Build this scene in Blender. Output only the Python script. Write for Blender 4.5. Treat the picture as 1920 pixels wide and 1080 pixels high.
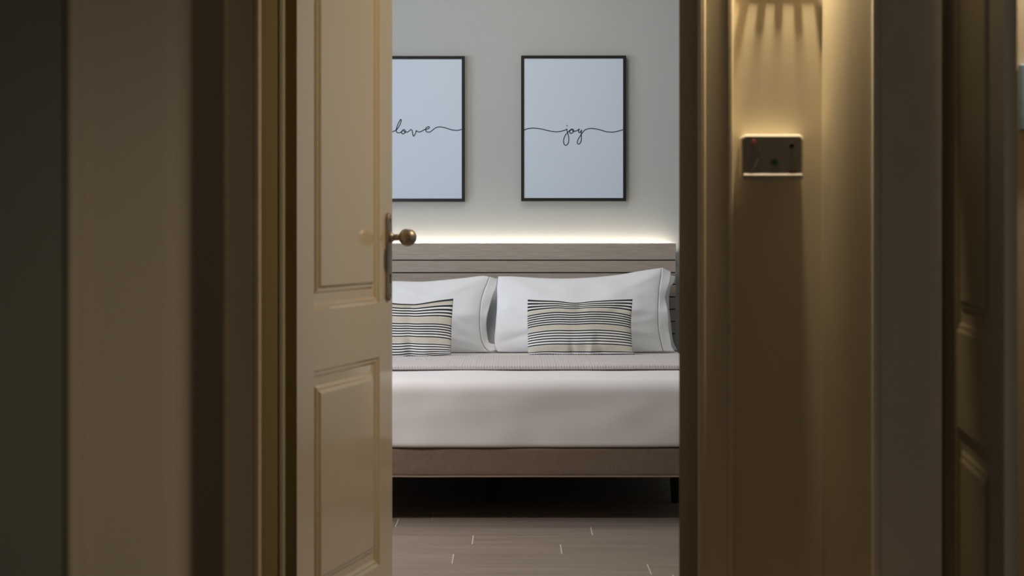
import bpy, bmesh, math, random
from mathutils import Vector, Matrix
random.seed(4)
S = bpy.context.scene
for o in list(bpy.data.objects): bpy.data.objects.remove(o)
COL = S.collection

# ---------------------------------------------------------------- camera, exposure, light
F = 3670.0; CX = 960.0; HY = 445.0; EYE = 1.05          # focal length in px (1920 wide), horizon row, eye height
cam = bpy.data.cameras.new('camera'); co = bpy.data.objects.new('camera', cam); COL.objects.link(co)
co.location = (0, 0, EYE); co.rotation_euler = (math.radians(90), 0, 0)
cam.sensor_width = 36; cam.lens = F/1920*36; cam.shift_y = -(540-HY)/1920; cam.clip_start = .05
cam.dof.use_dof = True; cam.dof.focus_distance = 8.8; cam.dof.aperture_fstop = 6.3
S.camera = co
S.view_settings.view_transform = 'Standard'; S.view_settings.look = 'None'
S.view_settings.exposure = 0.0; S.view_settings.gamma = 1; S.view_settings.use_curve_mapping = False
W = bpy.data.worlds.new('world'); S.world = W; W.use_nodes = True
W.node_tree.nodes['Background'].inputs[0].default_value = (.60, .78, 1, 1)
W.node_tree.nodes['Background'].inputs[1].default_value = .5

def area(name, loc, target, sx, sy, power, col, spread=180):
    l = bpy.data.lights.new(name, 'AREA'); l.shape = 'RECTANGLE'; l.size = sx; l.size_y = sy
    l.energy = power; l.color = col; l.spread = math.radians(spread)
    o = bpy.data.objects.new(name, l); COL.objects.link(o); o.location = loc
    o.rotation_euler = (Vector(target)-Vector(loc)).to_track_quat('-Z', 'Y').to_euler(); return o
def spot(name, loc, target, power, col, size, blend, r):
    l = bpy.data.lights.new(name, 'SPOT'); l.energy = power; l.color = col
    l.spot_size = math.radians(size); l.spot_blend = blend; l.shadow_soft_size = r
    o = bpy.data.objects.new(name, l); COL.objects.link(o); o.location = loc
    o.rotation_euler = (Vector(target)-Vector(loc)).to_track_quat('-Z', 'Y').to_euler(); return o
CEIL = 2.95
WARM = (1, .80, .52); COOL = (.72, .86, 1)
area('window_daylight', (-2.75, 7.3, 1.65), (0, 7.9, 1.2), 1.5, 1.4, 50, COOL)
area('bedroom_ceiling_light', (-.1, 7.9, CEIL-.06), (-.1, 7.9, 0), .5, .5, 18, (1, .87, .72))
area('door_fill_light', (1.30, 5.35, 2.62), (-.4, 5.0, .9), .10, .10, 7.6, (1, .76, .45), 95)  # added fill for the open door leaf; no fixture there
spot('niche_lamp_light', (.582, 4.092, 2.05), (.572, 4.092, 0), 74, (1, .79, .49), 68, .5, .026)
area('corridor_fill_light', (.1, 3.0, CEIL-.05), (.1, 3.0, 0), .12, .12, .4, (1, .76, .50))  # added weak ambient fill for the corridor
area('near_fill_light', (.30, -.10, .92), (0, 2.5, .95), .12, .12, 3.3, (1, .85, .71))  # added fill from behind the camera for casings and wall ends
spot('near_fill_spot', (.30, -.12, .90), (-.26, 2.0, .85), 11, (1, .78, .55), 27, 1, .04)  # added spot shaping the gradient on the near left casing
area('cupboard_fill_light', (1.25, 4.02, 2.0), (1.2, 4.14, 1.2), .06, .06, 7, (1, .80, .58))  # added to brighten the wall past the cupboard door
area('bed_foot_fill_light', (-1.6, 6.25, 1.5), (-.5, 7.2, .5), .25, .25, 22, (1, .90, .87))  # added fill, strongest on the left of the bed's foot

# ---------------------------------------------------------------- helpers
def P(px, py, d): return Vector(((px-CX)/F*d, d, EYE-(py-HY)/F*d))
def tag(o, label=None, cat=None, group=None, kind=None):
    for k, v in (('label', label), ('category', cat), ('group', group), ('kind', kind)):
        if v: o[k] = v
    return o
def empty(name, loc, rz=0, **kw):
    o = bpy.data.objects.new(name, None); COL.objects.link(o); o.location = loc; o.rotation_euler = (0, 0, rz)
    o.empty_display_size = .05; return tag(o, **kw)
def obj(name, verts, faces, mats, parent=None, midx=None, smooth=False, inv=None):
    me = bpy.data.meshes.new(name); me.from_pydata([tuple(v) for v in verts], [], faces)
    if not isinstance(mats, (list, tuple)): mats = [mats]
    for m in mats: me.materials.append(m)
    if midx:
        for p, i in zip(me.polygons, midx): p.material_index = i
    if smooth:
        for p in me.polygons: p.use_smooth = True
    me.update()
    o = bpy.data.objects.new(name, me); COL.objects.link(o)
    if parent:
        o.parent = parent
        # vertices are given in world space: bring them into the parent's space
        M = Matrix.Translation(parent.location) @ parent.rotation_euler.to_matrix().to_4x4() if parent.parent is None else WORLD(parent)
        if inv is None: me.transform(M.inverted())
    return o
def WORLD(o):
    M = Matrix.LocRotScale(o.location, o.rotation_euler, o.scale)
    return WORLD(o.parent) @ M if o.parent else M
def fixn(o):
    bm = bmesh.new(); bm.from_mesh(o.data); bmesh.ops.remove_doubles(bm, verts=bm.verts, dist=1e-5)
    bmesh.ops.recalc_face_normals(bm, faces=bm.faces); bm.to_mesh(o.data); bm.free(); return o
class MB:
    def __init__(s): s.v = []; s.f = []; s.m = []
    def add(s, vs, fs, mi=0):
        n = len(s.v); s.v += [Vector(v) for v in vs]; s.f += [tuple(i+n for i in f) for f in fs]; s.m += [mi]*len(fs)
    def box(s, x0, x1, y0, y1, z0, z1, mi=0):
        vs = [(x, y, z) for x in (x0, x1) for y in (y0, y1) for z in (z0, z1)]
        s.add(vs, [(0,1,3,2),(4,6,7,5),(0,4,5,1),(2,3,7,6),(0,2,6,4),(1,5,7,3)], mi)
    def prism(s, prof, a, b, mi=0):                     # prof: list of (x,y) closed, extruded in z
        n = len(prof); vs = [(x, y, a) for x, y in prof]+[(x, y, b) for x, y in prof]
        s.add(vs, [(i, (i+1) % n, (i+1) % n+n, i+n) for i in range(n)]+[tuple(range(n))[::-1], tuple(range(n, 2*n))], mi)
    def lathe(s, prof, origin, axis, seg=32, mi=0):     # prof: (radius, along)
        ax = Vector(axis).normalized(); t = ax.orthogonal().normalized(); b = ax.cross(t)
        vs = []; n = len(prof)
        for r, h in prof:
            for k in range(seg):
                a = 2*math.pi*k/seg
                vs.append(Vector(origin)+ax*h+(t*math.cos(a)+b*math.sin(a))*r)
        fs = [(i*seg+k, i*seg+(k+1) % seg, (i+1)*seg+(k+1) % seg, (i+1)*seg+k) for i in range(n-1) for k in range(seg)]
        fs += [tuple(range(seg))[::-1], tuple((n-1)*seg+k for k in range(seg))]
        s.add(vs, fs, mi)
    def tube(s, pts, r, seg=8, mi=0):
        pts = [Vector(p) for p in pts]; vs = []; n = len(pts); up = None
        for i, p in enumerate(pts):
            d = (pts[min(i+1, n-1)]-pts[max(i-1, 0)]).normalized()
            if up is None: up = d.orthogonal().normalized()
            up = (up-d*up.dot(d)).normalized(); b = d.cross(up)
            for k in range(seg):
                a = 2*math.pi*k/seg; vs.append(p+(up*math.cos(a)+b*math.sin(a))*r)
        fs = [(i*seg+k, i*seg+(k+1) % seg, (i+1)*seg+(k+1) % seg, (i+1)*seg+k) for i in range(n-1) for k in range(seg)]
        fs += [tuple(range(seg))[::-1], tuple((n-1)*seg+k for k in range(seg))]
        s.add(vs, fs, mi)
    def build(s, name, mats, parent=None, smooth=False, bevel=0, seg=2, angle=30):
        o = fixn(obj(name, s.v, s.f, mats, parent, s.m))
        if smooth:
            for p in o.data.polygons: p.use_smooth = True
        if bevel:
            m = o.modifiers.new('bevel', 'BEVEL'); m.width = bevel; m.segments = seg; m.limit_method = 'ANGLE'; m.angle_limit = math.radians(40)
            for p in o.data.polygons: p.use_smooth = True
            w = o.modifiers.new('wn', 'WEIGHTED_NORMAL'); w.keep_sharp = True
        return o
def catmull(pts, n=8):
    pts = [Vector(p) for p in pts]; out = []
    for i in range(len(pts)-1):
        p0 = pts[max(i-1, 0)]; p1 = pts[i]; p2 = pts[i+1]; p3 = pts[min(i+2, len(pts)-1)]
        for k in range(n):
            t = k/n
            out.append(.5*((2*p1)+(p2-p0)*t+(2*p0-5*p1+4*p2-p3)*t*t+(3*p1-p0-3*p2+p3)*t**3))
    out.append(pts[-1]); return out
def sample(poly, t):                                    # arc-length sample of a polyline
    L = [0]
    for a, b in zip(poly, poly[1:]): L.append(L[-1]+(b-a).length)
    x = t*L[-1]
    for i in range(len(poly)-1):
        if x <= L[i+1] or i == len(poly)-2:
            k = (x-L[i])/max(L[i+1]-L[i], 1e-9); return poly[i].lerp(poly[i+1], min(max(k, 0), 1))

# ---------------------------------------------------------------- materials
def mat(name, col, rough=.6, metal=0, spec=.5, noise=0, nscale=20, bump=0, bscale=60, stretch=(1,1,1), coat=0, sheen=0, col2=None, crough=.1):
    m = bpy.data.materials.new(name); m.use_nodes = True; nt = m.node_tree; N = nt.nodes; Lk = nt.links
    b = N['Principled BSDF']; b.inputs['Base Color'].default_value = (*col, 1); b.inputs['Roughness'].default_value = rough
    b.inputs['Metallic'].default_value = metal; b.inputs['Specular IOR Level'].default_value = spec
    b.inputs['Coat Weight'].default_value = coat; b.inputs['Coat Roughness'].default_value = crough
    b.inputs['Sheen Weight'].default_value = sheen
    tc = N.new('ShaderNodeTexCoord'); mp = N.new('ShaderNodeMapping'); mp.inputs['Scale'].default_value = stretch
    Lk.new(tc.outputs['Object'], mp.inputs[0])
    if noise:
        n = N.new('ShaderNodeTexNoise'); n.inputs['Scale'].default_value = nscale; n.inputs['Detail'].default_value = 6
        Lk.new(mp.outputs[0], n.inputs['Vector'])
        r = N.new('ShaderNodeMix'); r.data_type = 'RGBA'
        c2 = col2 or tuple(c*(1-noise) for c in col)
        r.inputs[6].default_value = (*col, 1); r.inputs[7].default_value = (*c2, 1)
        mr = N.new('ShaderNodeMapRange'); mr.inputs[1].default_value = .3; mr.inputs[2].default_value = .7
        Lk.new(n.outputs[0], mr.inputs[0]); Lk.new(mr.outputs[0], r.inputs[0]); Lk.new(r.outputs[2], b.inputs['Base Color'])
    if bump:
        n = N.new('ShaderNodeTexNoise'); n.inputs['Scale'].default_value = bscale; n.inputs['Detail'].default_value = 5
        Lk.new(mp.outputs[0], n.inputs['Vector'])
        bp = N.new('ShaderNodeBump'); bp.inputs['Strength'].default_value = bump; bp.inputs['Distance'].default_value = .01
        Lk.new(n.outputs[0], bp.inputs['Height']); Lk.new(bp.outputs[0], b.inputs['Normal'])
    return m
M = {}
M['bwall'] = mat('bedroom_wall_paint', (.42, .455, .455), .85, spec=.2, noise=.03, nscale=3, bump=.05, bscale=150)
M['cwall'] = mat('corridor_plaster', (.62, .55, .42), .9, spec=.2, noise=.06, nscale=5, bump=.02, bscale=9)
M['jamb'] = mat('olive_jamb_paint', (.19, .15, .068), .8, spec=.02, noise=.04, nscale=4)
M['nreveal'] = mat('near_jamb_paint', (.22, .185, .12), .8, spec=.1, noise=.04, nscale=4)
M['bead'] = mat('door_stop_paint', (.36, .32, .22), .7, spec=.15, noise=.03)
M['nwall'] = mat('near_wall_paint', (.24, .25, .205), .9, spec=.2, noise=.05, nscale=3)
M['lighttrim'] = mat('lit_trim_paint', (.86, .84, .80), .6, spec=.2, noise=.03, nscale=4)  # paler than the other trim, in place of missing light
M['ceil'] = mat('ceiling_paint', (.7, .68, .64), .9, noise=.02)
M['trim'] = mat('trim_paint', (.67, .59, .455), .62, spec=.25, noise=.03, nscale=4, bump=.03, bscale=30)
M['door'] = mat('door_paint', (.61, .52, .38), .30, noise=.03, nscale=3, bump=.02, bscale=20, coat=1, crough=.07)
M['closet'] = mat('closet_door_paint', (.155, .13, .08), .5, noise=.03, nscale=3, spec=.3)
M['brass'] = mat('aged_nickel', (.40, .34, .285), .42, metal=1, noise=.2, nscale=60)
M['dark'] = mat('dark_hole', (.01, .01, .01), .8, noise=.1)
M['black'] = mat('black_lacquer', (.010, .011, .014), .35, noise=.1)
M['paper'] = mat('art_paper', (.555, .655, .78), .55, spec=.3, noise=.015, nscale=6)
M['ink'] = mat('ink', (.012, .018, .04), .6, noise=.1)
M['linen'] = mat('white_cotton', (.77, .80, .85), .85, spec=.2, bump=.10, bscale=22, noise=.02, nscale=8, sheen=.2)
M['sheet'] = mat('white_sheet', (.74, .73, .74), .85, spec=.2, bump=.05, bscale=8, noise=.02, nscale=4, sheen=.2)
M['stitch'] = mat('grey_stitching', (.46, .45, .45), .9, noise=.1)
M['base'] = mat('brown_upholstery', (.20, .145, .105), .9, noise=.12, nscale=30, bump=.15, bscale=90)
M['piping'] = mat('tan_piping', (.30, .23, .16), .8, noise=.1)
M['leg'] = mat('black_leg', (.015, .014, .013), .5, noise=.1)
M['throw'] = mat('waffle_cotton', (.54, .50, .51), .95, spec=.1, noise=.08, nscale=180, sheen=.2)
M['binding'] = mat('plum_binding', (.07, .055, .065), .8, noise=.1)
M['cream'] = mat('cushion_cream', (.80, .80, .79), .9, spec=.1, noise=.06, nscale=200, bump=.05, bscale=150)
M['beige'] = mat('cushion_beige', (.56, .53, .455), .9, spec=.1, noise=.08, nscale=200, bump=.05, bscale=150)
M['navy'] = mat('cushion_charcoal', (.035, .042, .052), .9, spec=.1, noise=.2, nscale=200)
M['plastic'] = mat('white_plastic', (.66, .63, .56), .4, noise=.02)
M['ledge'] = mat('grey_ledge', (.34, .32, .28), .5, noise=.02)
M['face'] = mat('shaded_face_grey', (.24, .225, .20), .4, noise=.02)  # darker than the white housing: shade put into the face colour
M['grout'] = mat('tile_grout', (.62, .57, .52), .9, noise=.1)
M['green'] = mat('green_print', (.01, .10, .015), .5, noise=.1)
M['redp'] = mat('red_print', (.25, .02, .03), .5, noise=.1)
M['bluegrey'] = mat('blue_grey_board', (.25, .37, .52), .6, noise=.1)
M['wmetal'] = mat('white_metal', (.7, .7, .7), .4, noise=.02)
# grey oak: fine horizontal grain
def wood(name, a, b_, axis_scale, rough, wave=True, coat=0):
    m = bpy.data.materials.new(name); m.use_nodes = True; nt = m.node_tree; N = nt.nodes; Lk = nt.links; b = N['Principled BSDF']
    tc = N.new('ShaderNodeTexCoord'); mp = N.new('ShaderNodeMapping'); mp.inputs['Scale'].default_value = axis_scale
    Lk.new(tc.outputs['Object'], mp.inputs[0])
    at = N.new('ShaderNodeAttribute'); at.attribute_name = 'plank'
    ad = N.new('ShaderNodeVectorMath'); ad.operation = 'MULTIPLY_ADD'; ad.inputs[1].default_value = (13, 29, 7)
    Lk.new(at.outputs['Vector'], ad.inputs[0]); Lk.new(mp.outputs[0], ad.inputs[2])
    n = N.new('ShaderNodeTexNoise'); n.inputs['Scale'].default_value = 1; n.inputs['Detail'].default_value = 8; n.inputs['Roughness'].default_value = .65; n.inputs['Distortion'].default_value = .4
    Lk.new(ad.outputs[0], n.inputs['Vector'])
    r = N.new('ShaderNodeValToRGB'); r.color_ramp.elements[0].position = .3; r.color_ramp.elements[0].color = (*a, 1)
    r.color_ramp.elements[1].position = .7; r.color_ramp.elements[1].color = (*b_, 1)
    Lk.new(n.outputs[0], r.inputs[0])
    mx = N.new('ShaderNodeMix'); mx.data_type = 'RGBA'; mx.blend_type = 'MULTIPLY'; mx.inputs[0].default_value = .35
    Lk.new(r.outputs[0], mx.inputs[6])
    sp = N.new('ShaderNodeCombineColor'); sx = N.new('ShaderNodeSeparateXYZ'); Lk.new(at.outputs['Vector'], sx.inputs[0])
    ma = N.new('ShaderNodeMapRange'); ma.inputs[3].default_value = .75; ma.inputs[4].default_value = 1.1; Lk.new(sx.outputs[0], ma.inputs[0])
    for k in range(3): Lk.new(ma.outputs[0], sp.inputs[k])
    Lk.new(sp.outputs[0], mx.inputs[7]); Lk.new(mx.outputs[2], b.inputs['Base Color'])
    b.inputs['Roughness'].default_value = rough; b.inputs['Specular IOR Level'].default_value = .35
    bp = N.new('ShaderNodeBump'); bp.inputs['Strength'].default_value = .15; bp.inputs['Distance'].default_value = .004
    Lk.new(n.outputs[0], bp.inputs['Height']); Lk.new(bp.outputs[0], b.inputs['Normal'])
    return m
M['oak'] = wood('grey_oak', (.27, .235, .20), (.43, .385, .335), (9, 9, 330), .65)
M['plank'] = wood('wood_look_tile', (.20, .155, .125), (.33, .27, .225), (2.2, 60, 10), .38)
def emis(name, col, st):
    m = bpy.data.materials.new(name); m.use_nodes = True; b = m.node_tree.nodes['Principled BSDF']
    b.inputs['Emission Color'].default_value = (*col, 1); b.inputs['Emission Strength'].default_value = st
    b.inputs['Base Color'].default_value = (.8, .8, .8, 1); return m
M['led'] = emis('led_glow', (1, .81, .64), 52)
M['redled'] = emis('red_indicator', (1, .10, .08), .06)
M['redled'].node_tree.nodes['Principled BSDF'].inputs['Base Color'].default_value = (.32, .07, .07, 1)
M['lamp'] = emis('lamp_lens', (1, .85, .65), 3)
def glassm():
    m = bpy.data.materials.new('window_glass'); m.use_nodes = True; nt = m.node_tree; N = nt.nodes; N.clear()
    o = N.new('ShaderNodeOutputMaterial'); mx = N.new('ShaderNodeMixShader'); mx.inputs[0].default_value = .06
    t = N.new('ShaderNodeBsdfTransparent'); g = N.new('ShaderNodeBsdfGlossy'); g.inputs['Roughness'].default_value = .02
    nt.links.new(t.outputs[0], mx.inputs[1]); nt.links.new(g.outputs[0], mx.inputs[2]); nt.links.new(mx.outputs[0], o.inputs[0]); return m
M['glass'] = glassm()

# ---------------------------------------------------------------- setting
def struct(name, mb, mats, bevel=0, parent=None):
    o = mb.build(name, mats, parent, bevel=bevel)
    if not parent: o['kind'] = 'structure'
    return o
XL, XR = -2.6, 2.0
YB = 9.3                                                # bedroom back wall
# floor: wood-look tiles laid across, grout bed just below
rows = {}
off = {36: -.424, 35: .284, 34: -.137, 33: .165, 32: -.194, 31: .434, 38: .47, 39: -.13, 37: .9, 40: .68, 30: -.7}
vs = []; fs = []; mi = []; pk = []
def quadbox(x0, x1, y0, y1, z0, z1, m_, key):
    n = len(vs); vs.extend([(x0,y0,z0),(x1,y0,z0),(x1,y1,z0),(x0,y1,z0),(x0,y0,z1),(x1,y0,z1),(x1,y1,z1),(x0,y1,z1)])
    for f in ((4,5,6,7),(0,1,5,4),(1,2,6,5),(2,3,7,6),(3,0,4,7)): fs.append(tuple(i+n for i in f)); mi.append(m_)
    pk.extend([key]*8)
quadbox(XL, XR, -1.6, YB, -.05, -.0012, 0, (0, 0, 0))
fs.append((0, 3, 2, 1)); mi.append(0)
r = 0; y = -1.5-.2
k = -8
while True:
    y0 = .1+.2*k-.2+.0; y1 = y0+.2
    if y0 >= YB: break
    kk = round((y0-.1)/.2)+1                            # row index: row 36 spans 7.1 .. 7.3
    o_ = off.get(kk, random.uniform(-.6, .6)); x = o_-1.2*math.ceil((o_-XL)/1.2)
    while x < XR:
        a, b = max(x+.0022, XL), min(x+1.2-.0022, XR)
        c, d = max(y0+.0009, -1.6), min(y1-.0009, YB)
        if b > a and d > c: quadbox(a, b, c, d, -.0012, 0, 1, (random.random(), random.random(), random.random()))
        x += 1.2
    k += 1
fl = obj('floor', vs, fs, [M['grout'], M['plank']], midx=mi); tag(fl, kind='structure')
at = fl.data.attributes.new('plank', 'FLOAT_VECTOR', 'POINT'); at.data.foreach_set('vector', [c for kx in pk for c in kx])

m = MB(); m.box(XL-.1, XR+.1, -1.7, YB+.1, CEIL, CEIL+.1); struct('ceiling', m, M['ceil'])
m = MB(); m.box(XL-.1, XR+.1, YB, YB+.1, -.05, CEIL); struct('wall_back', m, M['bwall'])
m = MB(); m.box(XR, XR+.1, 4.6, YB, -.05, CEIL); struct('wall_right', m, M['bwall'])
# bedroom left wall with its window (beyond the open door leaf)
wy0, wy1, wz0, wz1 = 6.5, 8.1, .9, 2.4
m = MB(); m.box(XL-.1, XL, 4.6, wy0, -.05, CEIL); m.box(XL-.1, XL, wy1, YB, -.05, CEIL)
m.box(XL-.1, XL, wy0, wy1, -.05, wz0); m.box(XL-.1, XL, wy0, wy1, wz1, CEIL); struct('wall_left', m, M['bwall'])
w = empty('window_1', (XL-.05, (wy0+wy1)/2, wz0), kind='structure')
m = MB()
for a, b, c, d in ((wy0, wy1, wz0, wz0+.06), (wy0, wy1, wz1-.06, wz1), (wy0, wy0+.06, wz0, wz1), (wy1-.06, wy1, wz0, wz1), ((wy0+wy1)/2-.03, (wy0+wy1)/2+.03, wz0, wz1)):
    m.box(XL-.08, XL-.03, a, b, c, d)
m.build('window_frame', M['wmetal'], w)
m = MB(); m.box(XL-.06, XL-.055, wy0+.05, wy1-.05, wz0+.05, wz1-.05); m.build('pane', M['glass'], w)
# wall between corridor and bedroom
DL, DR, DH = -.53, .393, 2.12                           # door opening
m = MB(); m.box(XL, DL-.03, 4.14, 4.58, -.05, CEIL); m.box(DR+.02, XR, 4.14, 4.58, -.05, CEIL); m.box(DL-.03, DR+.02, 4.14, 4.58, DH+.02, CEIL)
struct('wall_bedroom_front', m, M['cwall'])
# jamb linings, with the stop and the rebate for the leaf
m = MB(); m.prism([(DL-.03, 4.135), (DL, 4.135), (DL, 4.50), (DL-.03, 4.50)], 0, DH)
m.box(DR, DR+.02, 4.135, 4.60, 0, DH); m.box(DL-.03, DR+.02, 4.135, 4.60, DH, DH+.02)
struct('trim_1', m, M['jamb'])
m = MB(); m.prism([(DL+.0002, 4.435), (DL+.004, 4.430), (DL+.010, 4.437), (DL+.012, 4.450), (DL+.010, 4.485), (DL+.0002, 4.49)], 0, DH-.001)
struct('trim_5', m, M['bead'])
def casing(x0, x1, y, z1, inner):                       # moulded board facing the camera; inner = +1 if the opening is on its right
    s = 1 if inner > 0 else -1; a, b = (x0, x1) if s > 0 else (x1, x0)      # a outer edge, b opening edge
    pr = [(a, y), (a, y-.030), (a+s*.004, y-.033), (a+s*.010, y-.033), (a+s*.014, y-.029), (b-s*.014, y-.027), (b-s*.011, y-.032), (b-s*.003, y-.032), (b, y-.027), (b, y)]
    return pr
m = MB(); m.prism(casing(-.612, DL+.0, 4.14, 0, 1), 0, DH+.10); m.prism(casing(DR, .465, 4.14, 0, -1), 0, DH+.10)
m.box(-.612, .465, 4.118, 4.14, DH, DH+.10); struct('trim_2', m, M['trim'])
# short return wall at the right of the niche; its free end faces the camera
m = MB(); cv = catmull([Vector(q) for q in ((.655, 4.14, 0), (.655, 4.09, 0), (.6565, 4.05, 0), (.662, 4.005, 0), (.674, 3.96, 0), (.691, 3.918, 0), (.7125, 3.872, 0))], 5)
m.prism([(q.x, q.y) for q in cv]+[(.849, 3.872), (.849, 4.14)], -.05, CEIL); struct('wall_return', m, M['cwall'])
m = MB(); m.prism([(.7135, 3.8719), (.7105, 3.866), (.712, 3.859), (.718, 3.855), (.726, 3.857), (.729, 3.862), (.848, 3.862), (.848, 3.8719)], 0, CEIL-.001)
struct('trim_3', m, M['lighttrim'])
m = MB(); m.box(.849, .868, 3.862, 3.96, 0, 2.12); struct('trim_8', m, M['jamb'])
m = MB(); m.box(.849, 1.58, 3.862, 3.96, 2.1201, CEIL); m.box(1.58, XR, 3.862, 3.96, -.05, CEIL); struct('wall_closet_front', m, M['cwall'])
# outer shell of corridor and near room
m = MB(); m.box(XR, XR+.1, -1.6, 4.6, -.05, CEIL); struct('wall_corridor_right', m, M['cwall'])
m = MB(); m.box(XL-.1, XL, -1.6, 4.6, -.05, CEIL); struct('wall_corridor_left', m, M['cwall'])
m = MB(); m.box(XL-.1, XR+.1, -1.7, -1.6, -.05, CEIL); struct('wall_behind', m, M['cwall'])
# wall of the near doorway the camera looks through
NL, NR = -.332, .66
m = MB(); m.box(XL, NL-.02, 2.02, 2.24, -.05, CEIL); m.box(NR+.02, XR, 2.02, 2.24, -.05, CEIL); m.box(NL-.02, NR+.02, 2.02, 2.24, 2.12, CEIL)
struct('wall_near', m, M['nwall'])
m = MB()
m.prism([(NL-.02, 2.022), (NL-.02, 2.02), (-.4435, 2.02), (-.4435, 2.008), (-.456, 2.008), (-.456, 2.0), (-.450, 1.992), (-.440, 1.994), (-.436, 2.0), (NL-.022, 2.0), (NL-.010, 2.003), (NL-.003, 2.010), (NL, 2.022)], 0, 2.12)
m.prism([(NR+.02, 2.022), (NR, 2.022), (NR, 2.02), (NR+.003, 2.010), (NR+.022, 2.0), (NR+.12, 2.0), (NR+.12, 2.02), (NR+.02, 2.02)], 0, 2.12)
struct('trim_4', m, M['trim']); m = MB()
m.box(NL-.021, NL, 2.0225, 2.262, 0, 2.10); m.box(NR, NR+.021, 2.0225, 2.262, 0, 2.10)
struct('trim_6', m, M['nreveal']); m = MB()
m.box(-.456, NR+.12, 2.0, 2.02, 2.12, 2.22); m.box(NL-.02, NR+.02, 2.02, 2.26, 2.10, 2.12)
struct('trim_7', m, M['trim'])
m = MB()
for x0, x1, y in ((XL, -.93, YB), (.80, XR, YB)): m.box(x0, x1, y-.014, y, 0, .08)
struct('baseboard_back', m, M['wmetal'])

# ---------------------------------------------------------------- panelled doors
def door(name, org, U, Nn, width, thick, h, panels, material):
    U = Vector(U).normalized(); Nn = Vector(Nn).normalized(); O = Vector(org)
    root = empty(name, org, kind='structure')
    def W_(u, v, w): return O+U*u+Nn*w+Vector((0, 0, v))
    m = MB()
    loops = [(0, 0), (.007, -.006), (.012, -.006), (.019, -.0125), (.040, -.013), (.047, -.0065), (.052, -.0065), (.059, -.0005), (.062, 0)]
    k = thick/.04 if thick < .03 else 1
    us = [0, panels[0][0], panels[0][1], width]
    zs = [0]+[z for p in panels for z in (p[2], p[3])]+[h]
    for side in (0, 1):
        def Q(u, v, w): return W_(u, v, w*k if side == 0 else -thick-w*k)
        for i in range(3):
            for j in range(len(zs)-1):
                if i == 1 and j % 2 == 1: continue
                m.add([Q(us[i], zs[j], 0), Q(us[i+1], zs[j], 0), Q(us[i+1], zs[j+1], 0), Q(us[i], zs[j+1], 0)], [(0,1,2,3)])
        for (u0, u1, z0, z1) in panels:
            prev = None
            for (o_, w_) in loops:
                cur = [Q(u0+o_, z0+o_, w_), Q(u1-o_, z0+o_, w_), Q(u1-o_, z1-o_, w_), Q(u0+o_, z1-o_, w_)]
                if prev: m.add(prev+cur, [(a, (a+1) % 4, (a+1) % 4+4, a+4) for a in range(4)])
                prev = cur
            m.add(prev, [(0,1,2,3)])
    # closed rim
    for (ua, va, ub, vb) in [(us[i], zz, us[i+1], zz) for i in range(3) for zz in (0, h)]+[(uu, zs[j], uu, zs[j+1]) for j in range(len(zs)-1) for uu in (0, width)]:
        m.add([W_(ua, va, 0), W_(ub, vb, 0), W_(ub, vb, -thick), W_(ua, va, -thick)], [(0,1,2,3)])
    leaf = m.build('door_leaf', material, root)
    return root, W_, U, Nn
pan = [(.130, .705, .155, .718), (.130, .705, .862, 1.95)]
d1, Wd, U1, N1 = door('door_1', (-.505, 4.592, .01), (.21, .978, 0), (.978, -.21, 0), .83, .04, 2.08, pan, M['door'])
# handles: long back plate with rounded ends, keyhole, ball knob
def handle(side):
    sgn = 1 if side == 0 else -1
    def Q(u, v, w): return Wd(u, v-.01, w if side == 0 else -.04-w)
    n1 = N1*sgn; ph = empty('door_handle', (0, 0, 0)); ph.parent = d1; ph.location = Q(.78, 1.05, 0)-Vector(d1.location)
    m = MB()
    prof = []
    for a in range(0, 181, 15): prof.append((.78+.019*math.cos(math.radians(a)), 1.098+.019*math.sin(math.radians(a))))
    for a in range(180, 361, 15): prof.append((.78+.019*math.cos(math.radians(a)), .895+.019*math.sin(math.radians(a))))
    n = len(prof)
    vs = [Q(u, v, 0) for u, v in prof]+[Q(u, v, .006) for u, v in prof]+[Q(.78+(u-.78)*.78, .9965+(v-.9965)*.965, .009) for u, v in prof]
    m.add(vs, [(i, (i+1) % n, (i+1) % n+n, i+n) for i in range(n)]+[(i+n, (i+1) % n+n, (i+1) % n+2*n, i+2*n) for i in range(n)]+[tuple(range(2*n, 3*n)), tuple(range(n))])
    m.build('back_plate', M['brass'], ph, bevel=0)
    m = MB()
    m.lathe([(.014, .008), (.0145, .013), (.012, .016), (.009, .018), (.0085, .034), (.010, .036), (.0135, .0375)]+
            [(.0245*math.sin(math.radians(a)), .0575-.0245*math.cos(math.radians(a))) for a in range(32, 180, 8)]+[(.0006, .082)], Q(.78, 1.05, 0), n1, 40)
    m.build('knob', M['brass'], ph, smooth=True)
    m = MB(); m.lathe([(.0045, .0085), (.0045, .0105), (.002, .0112)], Q(.78, 1.100, 0), n1, 16); m.lathe([(.0045, .0085), (.0045, .0105), (.002, .0112)], Q(.78, .893, 0), n1, 16)
    m.build('screw', M['brass'], ph, smooth=True)
    m = MB(); m.lathe([(.0055, .0085), (.0055, .0098)], Q(.78, .945, 0), n1, 16)
    m.add([Q(.7775, .945, .0096), Q(.7825, .945, .0096), Q(.784, .925, .0096), Q(.776, .925, .0096)], [(0,1,2,3)])
    m.build('keyhole', M['dark'], ph)
handle(0); handle(1)
for hz in (.22, 1.05, 1.88):
    m = MB(); m.lathe([(.006, -.045), (.007, -.043), (.007, .043), (.006, .045)], Wd(-.009, hz, -.046), (0, 0, 1), 12); m.build('hinge', M['brass'], d1, smooth=True)
m = MB(); c4 = [Wd(-.0006, z_, w_) for z_ in (0, 2.08) for w_ in (0.0003, -.0403)]+[Wd(.0006, z_, w_) for z_ in (0, 2.08) for w_ in (0.0003, -.0403)]
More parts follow.
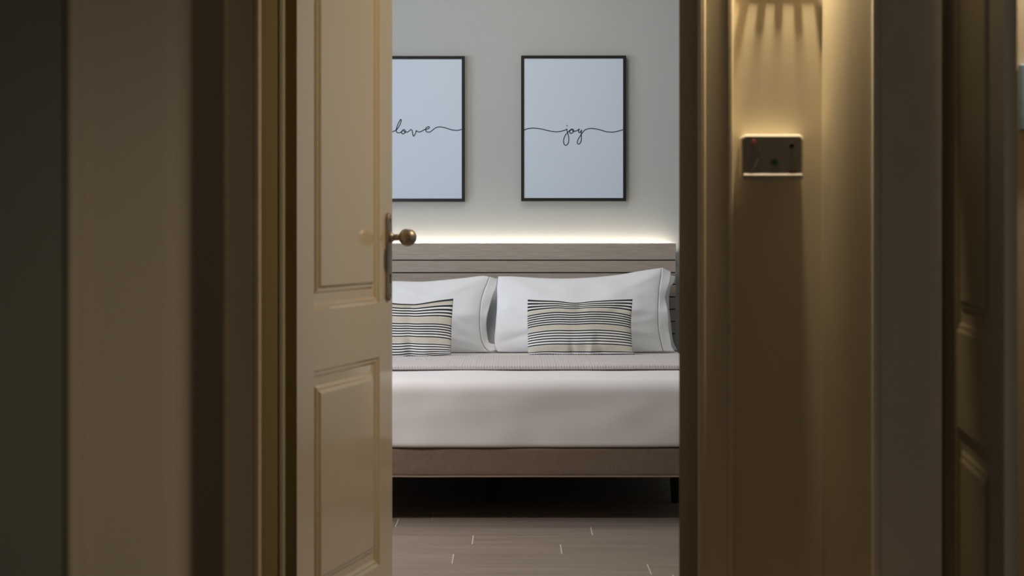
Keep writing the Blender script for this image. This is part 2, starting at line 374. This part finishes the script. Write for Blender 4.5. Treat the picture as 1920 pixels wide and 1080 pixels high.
m.add(c4, [(0,1,3,2),(4,6,7,5),(0,4,5,1),(2,3,7,6),(0,2,6,4),(1,5,7,3)]); tag(m.build('edge_tone', M['jamb'], d1), 'hinge edge painted dark as shade')  # stop's shade on the hinge edge, put into a dark sheet
pan2 = [(.205, .66, .175, .690), (.205, .66, .865, 1.92)]
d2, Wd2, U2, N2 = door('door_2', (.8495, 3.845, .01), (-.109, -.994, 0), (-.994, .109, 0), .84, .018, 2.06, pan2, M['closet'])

m = MB(); c4 = [Wd2(.8392, z_, w_) for z_ in (0, 2.06) for w_ in (0.0006, -.0186)]+[Wd2(.8412, z_, w_) for z_ in (0, 2.06) for w_ in (0.0006, -.0186)]
m.add(c4, [(0,1,3,2),(4,6,7,5),(0,4,5,1),(2,3,7,6),(0,2,6,4),(1,5,7,3)]); tag(m.build('edge_tone', M['lighttrim'], d2), 'door edge painted pale as if lit')  # light on the free edge, put into a pale sheet
# blue-grey board on the wall behind the half-open closet door
m = MB(); m.box(1.069, 1.40, 4.118, 4.139, 1.275, 1.415); o = m.build('wall_board', M['bluegrey'], bevel=.004)
tag(o, 'small blue-grey board on the wall past the cupboard door, at the right edge', 'wall board')

# ---------------------------------------------------------------- headboard
HBF, HBX0, HBX1 = 9.17, -.93, .768
hb = empty('headboard', (-.08, 9.19, .16), label='grey oak slatted headboard glowing along its top behind the pillows', cat='headboard')
zt = 1.022
ys = [488, 511.5, 533.5, 557, 580, 603, 626, 649.5, 673, 696, 719, 742, 765, 788]
sc = F/HBF
cuts = [zt]+[EYE-(q-HY)/sc for q in ys]
vs = []; fs = []; pk2 = []; mi2 = []
def hbbox(x0, x1, y0, y1, z0, z1, key, c=.0015):
    n = len(vs)
    for yy, ins in ((y1, 0), (y0+c, 0), (y0, c)):
        vs.extend([(x0+ins, yy, z0+ins), (x1-ins, yy, z0+ins), (x1-ins, yy, z1-ins), (x0+ins, yy, z1-ins)])
    for l in (0, 4):
        for a in range(4): fs.append((n+l+a, n+l+(a+1) % 4, n+l+4+(a+1) % 4, n+l+4+a))
    fs.append((n+8, n+9, n+10, n+11)); fs.append((n+3, n+2, n+1, n)); pk2.extend([key]*12)
for a, b in zip(cuts, cuts[1:]):
    hbbox(HBX0, HBX1, HBF, HBF+.018, b+.0025, a-(.0025 if a != zt else 0), (random.random(), random.random(), random.random()))
o = fixn_o = obj('slat_panel', vs, fs, M['oak'], hb)
a_ = o.data.attributes.new('plank', 'FLOAT_VECTOR', 'POINT'); a_.data.foreach_set('vector', [c for kx in pk2 for c in kx])
m = MB(); m.box(HBX0+.002, HBX1-.002, HBF+.018, HBF+.024, .20, zt-.002); m.build('backing_board', M['black'], hb)
for bx in (HBX0+.05, HBX1-.10):
    m = MB(); m.box(bx, bx+.05, HBF+.024, YB-.002, .2, zt-.08); m.build('wall_batten', M['leg'], hb)
m = MB(); m.box(HBX0+.02, HBX1-.01, YB-.050, YB-.012, zt-.040, zt-.035); m.build('strip_channel', M['wmetal'], hb)
m = MB(); m.box(HBX0+.02, HBX1-.015, YB-.036, YB-.026, zt-.0349, zt-.032); m.build('light_strip', M['led'], hb)

# ---------------------------------------------------------------- bed
BX0, BX1, BY0, BY1 = -.95, .795, 7.2, 9.16
BT, BM, BBt = .525, .279, .163                           # mattress top, mattress bottom, base bottom
bed = empty('bed', (-.08, 8.18, 0), label='double bed with white sheet over brown upholstered base', cat='bed')
def rbox(x0, x1, y0, y1, z0, z1, rt, rb, nx, ny, nz, rc=.07):   # soft box, sampled finely
    cx, cy, cz = (x0+x1)/2, (y0+y1)/2, (z0+z1)/2; hx, hy, hz = (x1-x0)/2, (y1-y0)/2, (z1-z0)/2
    bm = bmesh.new()
    def axis(h, n, r):                                   # denser near the ends
        out = set()
        for i in range(n+1): out.add(round(-h+r+(2*h-2*r)*i/n, 6))
        for i in range(1, 7): out.add(round(h-r+r*i/6, 6)); out.add(round(-h+r-r*i/6, 6))
        return sorted(out)
    X, Y, Z = axis(hx, nx, rc), axis(hy, ny, rc), axis(hz, nz, rt)
    vd = {}
    def V(p):
        if p not in vd:
            x, y, z = p; r = rt if z > 0 else rb
            ex = max(abs(x)-(hx-rc), 0); ey = max(abs(y)-(hy-rc), 0)
            # vertical corner rounding in plan
            sx, sy = math.copysign(1, x), math.copysign(1, y)
            L = math.hypot(ex, ey); mxx = max(ex, ey)
            if L > 1e-9: kx = mxx/L; qx, qy = (abs(x)-ex+ex*kx)*sx, (abs(y)-ey+ey*kx)*sy
            else: qx, qy = x, y
            e = mxx; zz = abs(z); ez = max(zz-(hz-r), 0)/r; e2 = max(e-(rc-r), 0)/r
            if ez > 0 and e2 > 0:
                l2 = math.hypot(ez, e2); mm = max(ez, e2); ez2, e3 = ez*mm/l2, e2*mm/l2
                zz = hz-r+ez2*r; cut = (e2-e3)*r
                if L > 1e-9: qx -= sx*cut*ex/L; qy -= sy*cut*ey/L
            vd[p] = bm.verts.new((cx+qx, cy+qy, cz+math.copysign(zz, z)))
        return vd[p]
    def face(A, B, f):
        for i in range(len(A)-1):
            for j in range(len(B)-1):
                try: bm.faces.new([V(f(A[i], B[j])), V(f(A[i+1], B[j])), V(f(A[i+1], B[j+1])), V(f(A[i], B[j+1]))])
                except ValueError: pass
    for s in (-1, 1):
        face(X, Y, lambda a, b: (a, b, s*hz)); face(X, Z, lambda a, b: (a, s*hy, b)); face(Y, Z, lambda a, b: (s*hx, a, b))
    bmesh.ops.recalc_face_normals(bm, faces=bm.faces)
    return bm
def bmobj(name, bm, mats, parent, smooth=True, fn=None):
    if fn:
        for v in bm.verts: v.co = fn(v.co.copy())
    me = bpy.data.meshes.new(name); bm.to_mesh(me); bm.free(); me.materials.append(mats)
    for p in me.polygons: p.use_smooth = smooth
    o = bpy.data.objects.new(name, me); COL.objects.link(o)
    if parent: me.transform(WORLD(parent).inverted()); o.parent = parent
    return o
from mathutils import noise as NZ
def nz(x, y, z=0): return NZ.noise(Vector((x, y, z)))
def mattf(c):
    top = max(0, min(1, (c.z-.40)/.1)); k = max(0, min(1, (c.z-BM)/.12))
    c.z += .004*nz(c.x*3, c.y*3)*top - .003*(1-k)*math.sin((c.x+.9)*1.9)
    if c.y < BY0+.08: c.y += (.008*nz(c.x*2.2, c.z*5, 3)+.004*nz(c.x*7, c.z*11, 9))*1.0
    c.y += 0; return c
bmobj('mattress', rbox(BX0, BX1, BY0, BY1, BM, BT, .055, .012, 60, 50, 10), M['sheet'], bed, fn=mattf)
def basef(c):
    if c.y < BY0+.08: c.y += .003*nz(c.x*6, c.z*6, 5); c.z += .0015*nz(c.x*5, 1, 2)
    return c
bmobj('upholstered_base', rbox(BX0+.004, BX1-.004, BY0+.008, BY1, BBt+.004, BM-.004, .012, .014, 60, 20, 6, rc=.05), M['base'], bed, fn=basef)
m = MB(); pts = []
for i in range(81):
    x = BX0+.05+(BX1-BX0-.10)*i/80; pts.append((x, BY0+.010, BBt+.006+.0015*nz(x*5, 7)))
pts = [(BX0+.006, BY0+.4, BBt+.006), (BX0+.008, BY0+.05, BBt+.006), (BX0+.02, BY0+.02, BBt+.006)]+pts+[(BX1-.02, BY0+.02, BBt+.006), (BX1-.008, BY0+.05, BBt+.006), (BX1-.006, BY0+.4, BBt+.006)]
m.tube(pts, .0035, 8); m.build('piping', M['piping'], bed, smooth=True)
for lx in (-.80, -.0775, .65):
    for ly in (7.75, 8.9):
        m = MB(); m.lathe([(.018, 0), (.020, .004), (.028, .150), (.032, .152), (.032, BBt+.012)], (lx, ly, 0), (0, 0, 1), 20); m.build('leg', M['leg'], bed, smooth=True)

# ---------------------------------------------------------------- throw
def throw():
    x0, x1, ya, yb = BX0-.006, BX1+.006, 7.70, 8.40
    TH = .019
    def rear(x): return 8.41 if x > 0 else 8.41+x*.13/.6
    def front(x): return 7.69+.012*math.sin(x*3+1)+(.03*max(0, x-.35)/.4)
    NX, ny = 760, 96
    bm = bmesh.new(); grid = []
    for i in range(NX+1):
        # arc along x including the drop over both sides of the bed
        s = -.30+(x1-x0+.60)*i/NX
        if s < .04: X = x0+ (0 if s < 0 else 0) ; 
        r_ = .05; L = x1-x0
        def xz(s):
            q = math.pi/2*r_
            if s < 0: return x0-.004, -r_+s*1.0, -1, 0
            if s < q: a = s/r_; return x0+r_-r_*math.cos(a), -r_+r_*math.sin(a), -math.cos(a), math.sin(a)
            if s <= L-q: return x0+r_+(s-q)*(L-2*r_)/(L-2*q), 0, 0, 1
            if s < L: a = (L-s)/r_; return x1-r_+r_*math.cos(a), -r_+r_*math.sin(a), math.cos(a), math.sin(a)
            return x1+.004, -r_-(s-L), 1, 0
        X, Zd, nx_, nz_ = xz(s)
        yf, yr = front(X), rear(X)
        ring = []
        for j in range(ny+1):
            t = j/ny
            # profile: bottom front -> rounded fold -> top -> rear edge
            q = .10
            if t < q:
                a = math.pi*(t/q)/1.0; yy = yf+.010*(1-math.sin(a)); hh = TH*(1-math.cos(a))/2
            else:
                u = (t-q)/(1-q); yy = yf+.010+(yr-yf-.010)*u; hh = TH*(1-.55*max(0, (u-.93)/.07)**2)
                hh += .003*nz(X*3, yy*6, 4)*min(1, u*4)
            wav = .0026*(abs(math.sin(math.pi*s/.0105))**.7)*(.35+.65*abs(math.sin(math.pi*(yy)/.016+ (0 if t > q else t*9))))
            hh2 = hh+ (wav if t > q*.5 else 0); yy2 = yy-(wav if t < q else 0)
            base = BT+.002
            ring.append(bm.verts.new((X+nx_*hh2, yy2, base+Zd+nz_*hh2)))
        for j in range(7, -1, -1):
            yy = yf+.012+(yr-yf-.014)*j/7; ring.append(bm.verts.new((X+nx_*.0008, yy, BT+.002+Zd+nz_*.0008)))
        grid.append(ring)
    nr = len(grid[0])
    for i in range(NX):
        for j in range(nr): bm.faces.new((grid[i][j], grid[i+1][j], grid[i+1][(j+1) % nr], grid[i][(j+1) % nr]))
    bm.faces.new(grid[0]); bm.faces.new(grid[-1][::-1])
    bmesh.ops.recalc_face_normals(bm, faces=bm.faces)
    t = empty('throw_blanket', (-.08, 8.05, BT), label='folded grey waffle-weave throw laid across the bed', cat='blanket')
    bmobj('woven_cloth', bm, M['throw'], t)
    m = MB(); pts = []
    for i in range(120):
        x = BX0+.03+(BX1-BX0-.06)*i/119; pts.append((x, front(x)+.004, BT+.0035+.003*0))
    m.tube(pts, .0036, 8); m.build('edge_binding', M['binding'], t, smooth=True)
throw()

# ---------------------------------------------------------------- pillows and cushions
def arcv(t, v):
    for (a, x), (b, y) in zip(t, t[1:]):
        if v <= b: return x+(y-x)*(v-a)/(b-a)
    return 0
ARC = [(0, 0), (.14, 14), (.45, 12.5), (.85, 7), (1, 0)]
def pillow(name, top, right, bottom, left, plane, bf, bb, material, label, cat, group=None, nu=70, nv=50, vcuts=None, midx=None, mats=None,
           wr=.006, seed=0, flanges=(), puckers=(), arc=None):
    """outline in photo pixels; plane(py)->distance; bulges bf (front) and bb (back)"""
    cur = lambda L: catmull([Vector((x, y, 0)) for x, y in L], 8)
    T, R, Bo, Lf = cur(top), cur(right), cur(bottom), cur(left)    # T,Bo left->right ; L,R top->bottom
    root = None
    def pos(u, v):
        t, b, l, r = sample(T, u), sample(Bo, u), sample(Lf, v), sample(R, v)
        c00, c10, c01, c11 = T[0], T[-1], Bo[0], Bo[-1]
        return t*(1-v)+b*v+l*(1-u)+r*u-(c00*(1-u)*(1-v)+c10*u*(1-v)+c01*(1-u)*v+c11*u*v)
    us = [(1-math.cos(math.pi*i/nu))/2*.6+.4*i/nu for i in range(nu+1)]
    vsn = vcuts or [(1-math.cos(math.pi*i/nv))/2*.6+.4*i/nv for i in range(nv+1)]
    def prof(u, v):
        a = max(0, 4*u*(1-u)); b = max(0, 4*v*(1-v))
        return (a**(.42 if mats else .62))*(b**(.45 if mats else .55))*(.8+.2*a*b)
    verts = []; faces = []; mi = []
    idx = {}
    uu = {}
    for side in (0, 1):
        for i, u in enumerate(us):
            for j, v in enumerate(vsn):
                edge = i in (0, len(us)-1) or j in (0, len(vsn)-1)
                if edge and side == 1: idx[1, i, j] = idx[0, i, j]; continue
                key = (u, v)
                if key not in uu:
                    uu[key] = pos(u, v)
                    if arc: uu[key].y += arcv(arc, v)*(.55*(1-max(0, 4*u*(1-u)))+.45*(1-max(0, 4*u*(1-u))**.45))
                q = uu[key]; d = plane(q.y); p = P(q.x, q.y, d)
                pr = prof(u, v)
                if side == 0:
                    e = min(u, 1-u)*2; ev = min(v, 1-v)*2
                    w = wr*(nz(u*3.2+seed, v*4.5, seed)+.6*nz(u*8+seed, v*6, seed*2))*min(1, pr*2)
                    # tension folds running in from the corners and puckers along the seams
                    for (cu, cv, du, dv, amp, wid) in puckers:
                        tt = (u-cu)*du+(v-cv)*dv; ss = (u-cu)*dv-(v-cv)*du
                        if tt > 0: w += 1.5*amp*math.exp(-(ss/wid)**2)*math.exp(-tt*4)*min(1, pr*2.5)
                    p.y -= bf*pr+w
                else: p.y += bb*pr
                idx[side, i, j] = len(verts); verts.append(p)
    for side in (0, 1):
        for i in range(len(us)-1):
            for j in range(len(vsn)-1):
                f = [idx[side, i, j], idx[side, i+1, j], idx[side, i+1, j+1], idx[side, i, j+1]]
                if side == 0: f = f[::-1]
                faces.append(f); mi.append(midx[j] if midx else 0)
    allb = sum(verts, Vector())/len(verts); zmin = min(v.z for v in verts)
    root = empty(name, (allb.x, allb.y, zmin), label=label, cat=cat, group=group)
    body = obj('cushion_cover' if mats else 'pillow_case', verts, faces, mats or material, root, midx=mi, smooth=True)
    bm = bmesh.new(); bm.from_mesh(body.data); bmesh.ops.recalc_face_normals(bm, faces=bm.faces); bm.to_mesh(body.data); bm.free()
    for (inner, outer, amp) in flanges:
        I, O_ = cur(inner), cur(outer); n = 60; k = 8; vv = []; ff = []
        for i in range(n+1):
            a, b = sample(I, i/n), sample(O_, i/n)
            for j in range(k+1):
                q = a.lerp(b, j/k); d = plane(q.y)
                p = P(q.x, q.y, d); t = j/k
                p.y += -.002+amp*t*math.sin(i/n*17+1.0+j*.15)+.02*t
                vv.append(p)
        for i in range(n):
            for j in range(k): ff.append((i*(k+1)+j, i*(k+1)+j+1, (i+1)*(k+1)+j+1, (i+1)*(k+1)+j))
        fo = obj('flange', vv, ff, material, root, smooth=True)
        so = fo.modifiers.new('solid', 'SOLIDIFY'); so.thickness = .003
        m = MB(); m.tube([P(q.x, q.y, plane(q.y)-.0035) for q in [sample(I, i/80) for i in range(81)]], .0008, 6)
        m.build('hem_stitching', M['stitch'], root, smooth=True)
    return root
def lin(y0, d0, y1, d1): return lambda y: d0+(d1-d0)*(y-y0)/(y1-y0)
pf = lin(662, 8.87, 515, 9.04); pbk = lin(662, 9.04, 515, 9.115)
# rear pair
pillow('pillow', [(938, 521), (960, 522), (1020, 526), (1100, 527), (1200, 521), (1250, 515)],
       [(1250, 515), (1247, 540), (1246, 580), (1247, 630), (1251, 657)], [(944, 657), (1100, 657), (1251, 657)],
       [(938, 521), (942, 560), (946, 600), (946, 640), (944, 657)], pbk, .05, .03, M['linen'],
       'plain white pillow standing against the headboard, mostly hidden behind the right-hand pillow', 'pillow', seed=5,
       flanges=[([(1250, 515), (1247, 540), (1246, 580), (1247, 630), (1251, 657)], [(1267, 519), (1263, 531), (1256, 541), (1254, 570), (1258, 610), (1262, 640), (1270, 657)], .004)])
pillow('pillow', [(596, 523), (640, 527), (740, 531), (840, 527), (908, 521)],
       [(908, 521), (911, 560), (910, 600), (908, 640), (906, 657)], [(600, 657), (750, 657), (906, 657)],
       [(596, 523), (600, 560), (602, 600), (602, 640), (600, 657)], pbk, .05, .03, M['linen'],
       'plain white pillow standing against the headboard, mostly hidden behind the left-hand pillow', 'pillow', seed=8,
       flanges=[([(908, 521), (911, 560), (910, 600), (908, 640), (906, 657)], [(940, 523), (938, 560), (935, 600), (932, 640), (930, 657)], .003)])
# front pair
pillow('pillow', [(934, 518), (960, 518), (1010, 521), (1060, 522), (1110, 520), (1160, 515), (1200, 508), (1240, 502)],
       [(1240, 502), (1240, 515), (1237, 535), (1235, 560), (1234, 590), (1235, 615), (1239, 640), (1244, 659)],
       [(933, 659.5), (1000, 660.5), (1100, 660.5), (1200, 659.5), (1244, 659)],
       [(934, 518), (932, 540), (932, 560), (931, 585), (929, 610), (927, 632), (928, 650), (933, 659.5)], pf, .085, .05, M['linen'],
       'large white pillow on the right half of the bed with grey hem stitching', 'pillow', seed=1, wr=.011,
       puckers=[(0, 0, .8, .6, .012, .05), (0, .75, .9, -.45, .010, .06), (1, .05, -.85, .5, .010, .05), (0, .9, .8, -.6, -.010, .03), (1, .6, -1, .1, .006, .03), (1, .8, -.9, -.4, .006, .04), (.05, .4, .6, .8, .007, .03)],
       flanges=[([(1240, 502), (1240, 515), (1237, 535), (1235, 560), (1234, 590), (1235, 615), (1239, 640), (1244, 659)],
                 [(1258, 510), (1258, 521), (1255, 533), (1249, 552), (1248, 563), (1252, 580), (1254, 600), (1255, 620), (1258, 640), (1260, 652), (1266, 660)], .005)])
pillow('pillow', [(602, 517), (640, 522), (700, 526), (745, 527), (790, 528), (830, 525), (870, 521), (905, 517), (918, 519)],
       [(918, 519), (914, 530), (907, 548), (902, 568), (900, 590), (900, 615), (903, 638), (910, 652), (919, 659.5)],
       [(604, 660), (700, 661), (800, 661), (870, 661), (919, 659.5)],
       [(602, 517), (600, 560), (600, 600), (600, 640), (604, 660)], pf, .085, .05, M['linen'],
       'large white pillow on the left half of the bed, partly behind the open door', 'pillow', seed=3, wr=.011,
       puckers=[(1, 0, -.8, .6, .010, .05), (.78, .45, .6, .7, -.010, .025), (.82, .55, .5, .8, .008, .03), (1, .9, -.8, -.6, .009, .04), (.5, .1, .8, .55, .005, .03)],
       flanges=[([(918, 519), (914, 530), (907, 548), (902, 568), (900, 590), (900, 615), (903, 638), (910, 652), (919, 659.5)],
                 [(933, 524), (931, 538), (924, 556), (917, 578), (912, 600), (912, 622), (917, 643), (929, 647), (937, 656)], .004)])
def stripes(spec, nv=64):
    """spec: list of (v0, v1, material) over cream; returns cuts and per-row materials"""
    cuts = {0.0, 1.0}
    for a, b, _ in spec: cuts |= {a, b}
    for i in range(nv+1): 
        q = i/nv
        if all(abs(q-c) > .006 for c in cuts): cuts.add(q)
    cuts = sorted(cuts); mi = []
    for a, b in zip(cuts, cuts[1:]):
        c = (a+b)/2; k = 0
        for s0, s1, mm in spec:
            if s0 <= c <= s1: k = mm
        mi.append(k)
    return cuts, mi
lw = .0122
specR = [(v-.0095, v+.0095, 2) for v in (.012, .045, .078, .110)]+[(v-lw, v+lw, 2) for v in ( .19, .232, .274, .316, .358, .400, .522, .570, .620, .670, .722, .776, .93, .986)]+[(.126, .176, 1), (.416, .502, 1), (.795, .912, 1)]
specL = [(v-lw, v+lw, 2) for v in (.010, .080, .127, .173, .220, .362, .407, .452, .498, .545, .596, .737, .787, .840, .893, .942, .985)]+[(.022, .062, 1), (.240, .345, 1), (.614, .716, 1)]
cm = [M['cream'], M['beige'], M['navy']]
cR, mR = stripes(specR); cL, mL = stripes(specL)
cf = lin(668, 8.64, 562, 8.74)
pillow('cushion', [(989.5, 561), (1010, 562.5), (1045, 564), (1070, 567), (1088, 567), (1110, 564.5), (1150, 562), (1186, 560.5)],
       [(1186, 560.5), (1184, 575), (1183, 595), (1184, 615), (1185, 640), (1190, 664.5)],
       [(990, 666), (1020, 665), (1060, 666), (1100, 666), (1140, 665.5), (1190, 664.5)],
       [(989.5, 561), (989, 580), (989.5, 610), (990, 640), (990, 666)], cf, .055, .045, M['cream'],
       'striped cream, beige and charcoal cushion leaning on the right pillow', 'cushion', seed=11, wr=.004, nu=90, vcuts=cR, midx=mR, mats=cm, arc=ARC,
       puckers=[(.5, 0, 0, 1, -.014, .05), (.42, 1, 0, -1, -.012, .03), (.58, 1, .1, -1, .010, .03), (.70, 1, -.1, -1, -.008, .04), (1, 0, -.7, .7, -.010, .05)])
pillow('cushion', [(652, 560), (700, 564), (745, 569), (768, 570), (780, 570), (800, 567), (825, 563), (850, 560)],
       [(850, 560), (848, 575), (846.5, 600), (846, 630), (846, 664.5)],
       [(655, 670), (700, 670), (745, 670.5), (768, 668.5), (790, 669), (820, 667), (846, 664.5)],
       [(652, 560), (654, 590), (655, 630), (655, 670)], lin(670, 8.55, 562, 8.68), .055, .045, M['cream'],
       'striped cream, beige and charcoal cushion at the left, cut off by the door', 'cushion', seed=14, wr=.004, nu=90, vcuts=cL, midx=mL, mats=cm, arc=[(0, 0), (.14, 10), (.3, 15), (.66, 15), (.85, 9), (1, 0)],
       puckers=[(.6, 0, 0, 1, -.014, .06), (.6, 1, 0, -1, -.012, .04), (.75, 1, 0, -1, .008, .05)])

# ---------------------------------------------------------------- framed prints
def ribbon(mb, pts, d, w):                              # pen stroke as a thin flat bar on the paper
    n = len(pts); vs = []
    for i, q in enumerate(pts):
        t = (pts[min(i+1, n-1)]-pts[max(i-1, 0)]); t = t.normalized() if t.length > 1e-9 else Vector((1, 0, 0))
        nn = Vector((-t.y, t.x, 0))*w/2
        for s, dd in ((1, 0), (-1, 0), (1, -.0004), (-1, -.0004)):
            vs.append(P(q.x+nn.x*s, q.y+nn.y*s, d+dd))
    fs = []
    for i in range(n-1):
        a, b = i*4, i*4+4
        fs += [(a+2, a+3, b+3, b+2), (a, b, b+1, a+1), (a, a+2, b+2, b), (a+1, b+1, b+3, a+3)]
    fs += [(0, 1, 3, 2), (4*n-4, 4*n-2, 4*n-1, 4*n-3)]
    mb.add(vs, fs)
def frame(px0, px1, py0, py1, strokes, dots, label):
    dF = YB-.030; a = P(px0, py0, dF); b = P(px1, py1, dF); x0, x1, z1, z0 = a.x, b.x, a.z, b.z; t = .0145
    root = empty('picture_frame', ((x0+x1)/2, YB-.015, z0), label=label, cat='framed print', group=None)
    m = MB(); 
    o_ = [(x0, z0), (x1, z0), (x1, z1), (x0, z1)]; i_ = [(x0+t, z0+t), (x1-t, z0+t), (x1-t, z1-t), (x0+t, z1-t)]
    vs = [(x, YB-.001, z) for x, z in o_]+[(x, dF, z) for x, z in o_]+[(x, dF, z) for x, z in i_]+[(x, YB-.001, z) for x, z in i_]
    fs = []
    for l in range(3): fs += [(l*4+k, l*4+(k+1) % 4, (l+1)*4+(k+1) % 4, (l+1)*4+k) for k in range(4)]
    fs += [(12+k, 12+(k+1) % 4, (k+1) % 4, k) for k in range(4)]
    m.add(vs, fs); m.build('frame', M['black'], root, bevel=.001)
    m = MB(); m.box(x0+t, x1-t, YB-.0265, YB-.018, z0+t, z1-t); pr = m.build('print', M['paper'], root)
    m = MB(); dp = YB-.0266
    for s in strokes: ribbon(m, catmull([Vector((x, y, 0)) for x, y in s], 6), dp, 1.7)
    for (x, y, r) in dots:
        c = P(x, y, dp); m.lathe([(r*dp/F, 0), (r*dp/F*.9, .0006)], c, (0, -1, 0), 12)
    m.build('lettering', M['ink'], pr)
L_ = lambda pts, ox, oy, k: [(ox+x/k, oy+y/k) for x, y in pts]
love = L_([(-640, 560), (-520, 500), (-400, 505), (-260, 560), (-120, 610), (0, 625), (60, 605), (150, 570), (205, 515), (255, 430), (280, 360), (286, 318), (272, 308), (250, 335), (212, 410), (182, 485), (166, 550), (172, 600), (200, 626), (235, 630), (280, 610), (325, 562), (358, 550), (382, 572), (382, 608), (360, 640), (325, 653), (298, 636), (297, 598), (322, 570), (355, 590), (390, 610), (440, 606), (480, 580), (512, 552), (533, 556), (550, 590), (562, 650), (572, 698), (590, 704), (615, 668), (637, 610), (648, 572), (662, 592), (715, 607), (780, 587), (850, 548), (905, 540), (948, 520), (964, 496), (940, 482), (900, 498), (872, 530), (872, 572), (897, 602), (940, 612), (990, 600), (1040, 562), (1110, 510), (1200, 487), (1300, 498), (1400, 526), (1500, 556), (1600, 569), (1665, 564), (1745, 543)], 730, 200, 12.8)
joy1 = L_([(95, 418), (150, 387), (220, 370), (300, 368), (400, 381), (500, 405), (600, 425), (690, 430), (770, 417), (820, 402), (848, 386), (850, 405), (862, 450), (877, 510), (882, 570), (870, 628), (842, 661), (812, 655), (795, 618), (797, 560), (818, 500), (850, 455), (890, 415), (925, 387), (955, 388), (965, 415), (945, 448), (912, 458), (897, 435), (908, 405), (935, 398), (960, 422), (1000, 418), (1035, 402), (1064, 384), (1048, 415), (1058, 446), (1082, 432), (1102, 398)], 970, 200, 9.143)
joy2 = L_([(1102, 398), (1095, 440), (1098, 500), (1098, 560), (1084, 612), (1058, 642), (1032, 630), (1030, 595), (1052, 545), (1085, 492), (1125, 435), (1170, 394), (1230, 376), (1290, 374), (1360, 384), (1440, 405), (1520, 428), (1600, 437), (1680, 430), (1750, 413), (1822, 392)], 970, 200, 9.143)
frame(977, 1174, 104, 377, [joy1, joy2], [(970+852/9.143, 200+328/9.143, 1.1)], 'black-framed white print reading joy on the bedroom wall')
frame(674, 871.5, 105, 378, [love], [], 'black-framed white print reading love, half hidden by the door')

# ---------------------------------------------------------------- card switch on the niche wall
dw = 4.14
def PW(px, py): return P(px, py, dw)
a = PW(1386, 254); b = PW(1500, 337)
x0, x1, z1, z0 = a.x, b.x, a.z, b.z
cs = empty('card_switch', ((x0+x1)/2, dw-.001, z0), label='key card switch, face painted grey as shade, with a green mark on the lit wall right of the doorway', cat='card switch')
def rrect(x0, x1, z0, z1, r, n=6):
    out = []
    for cx_, cz_, a0 in ((x1-r, z1-r, 0), (x0+r, z1-r, 90), (x0+r, z0+r, 180), (x1-r, z0+r, 270)):
        for k in range(n+1):
            t = math.radians(a0+90*k/n); out.append((cx_+r*math.cos(t), cz_+r*math.sin(t)))
    return out
def slab(mb, prof_sets, mi=0):                           # stack of (outline, y)
    n = len(prof_sets[0][0]); vs = []
    for o_, y in prof_sets: vs += [(x, y, z) for x, z in o_]
    fs = [(l*n+k, l*n+(k+1) % n, (l+1)*n+(k+1) % n, (l+1)*n+k) for l in range(len(prof_sets)-1) for k in range(n)]
    fs += [tuple(range(n)), tuple(range((len(prof_sets)-1)*n, len(prof_sets)*n))[::-1]]
    mb.add(vs, fs, mi)
yf = dw-.050
m = MB(); slab(m, [(rrect(x0, x1, z0, z1, .010), dw-.001), (rrect(x0, x1, z0, z1, .010), yf+.005), (rrect(x0+.0015, x1-.0015, z0+.0015, z1-.0015, .009), yf+.0015), (rrect(x0+.005, x1-.005, z0+.005, z1-.005, .007), yf)])
m.build('housing', M['plastic'], cs)
m = MB(); slab(m, [(rrect(x0+.001, x1-.001, z0, z0+.012, .004), yf+.003), (rrect(x0+.001, x1-.001, z0, z0+.012, .004), yf-.001), (rrect(x0+.003, x1-.003, z0+.001, z0+.008, .003), yf-.004)])
m.build('card_ledge', M['ledge'], cs)
m = MB(); slab(m, [(rrect(x0+.0045, x1-.0045, z0+.012, z1-.0045, .006), yf-.0001), (rrect(x0+.005, x1-.005, z0+.0125, z1-.005, .0055), yf-.0008)]); m.build('face_shade', M['face'], cs)
yf -= .0008
def disc(name, px, py, r, material, dy=.0012):
    c = PW(px, py); m = MB(); m.lathe([(r, 0), (r*.85, dy)], (c.x, yf+.0002, c.z), (0, -1, 0), 20); return m.build(name, material, cs)
disc('indicator_light', 1408, 268, .0045, M['redled'])
disc('sensor', 1478, 275, .0055, M['dark'])
c = PW(1446, 306); m = MB()
vsl = []
for k in range(14):
    rr = .0105 if k % 2 == 0 else .0055; t = math.pi*2*k/14; vsl.append((c.x+rr*math.cos(t), c.z+rr*.9*math.sin(t)))
slab(m, [(vsl, yf+.0004), (vsl, yf-.0006)]); m.build('green_emblem', M['green'], cs)
m = MB(); c = PW(1480, 323); m.box(c.x-.009, c.x+.009, yf-.0006, yf+.0001, c.z-.0016, c.z+.0016); m.build('red_print', M['redp'], cs)
m = MB(); m.tube([ (PW(x, y).x, yf-.0001, PW(x, y).z) for x, y in [(q.x, q.y) for q in catmull([Vector((1418, 275, 0)), Vector((1419, 290, 0)), Vector((1414, 306, 0)), Vector((1404, 322, 0))], 6)]], .0006, 6); m.build('arc_line', M['ledge'], cs)

# ---------------------------------------------------------------- pegs added out of view to throw the short streaks on the niche wall
pr_ = empty('shadow_pegs', (.558, 4.139, 1.548), label='small unseen pegs added high on the niche wall to throw shadow streaks', cat='shadow caster')
m = MB(); m.box(.478, .645, 4.137, 4.1395, 1.566, 1.590); m.build('rail', M['plastic'], pr_, bevel=.001)
for q, L in ((1400, .011), (1431, .007), (1461, .006), (1494, .007), (1530, .011)):
    X = (q-960)/886; m = MB(); m.lathe([(.0085, 0), (.008, L*.5), (.009, L*.8), (.006, L)], (X, 4.137, 1.572), (0, -1, 0), 14); m.build('peg', M['plastic'], pr_, smooth=True)
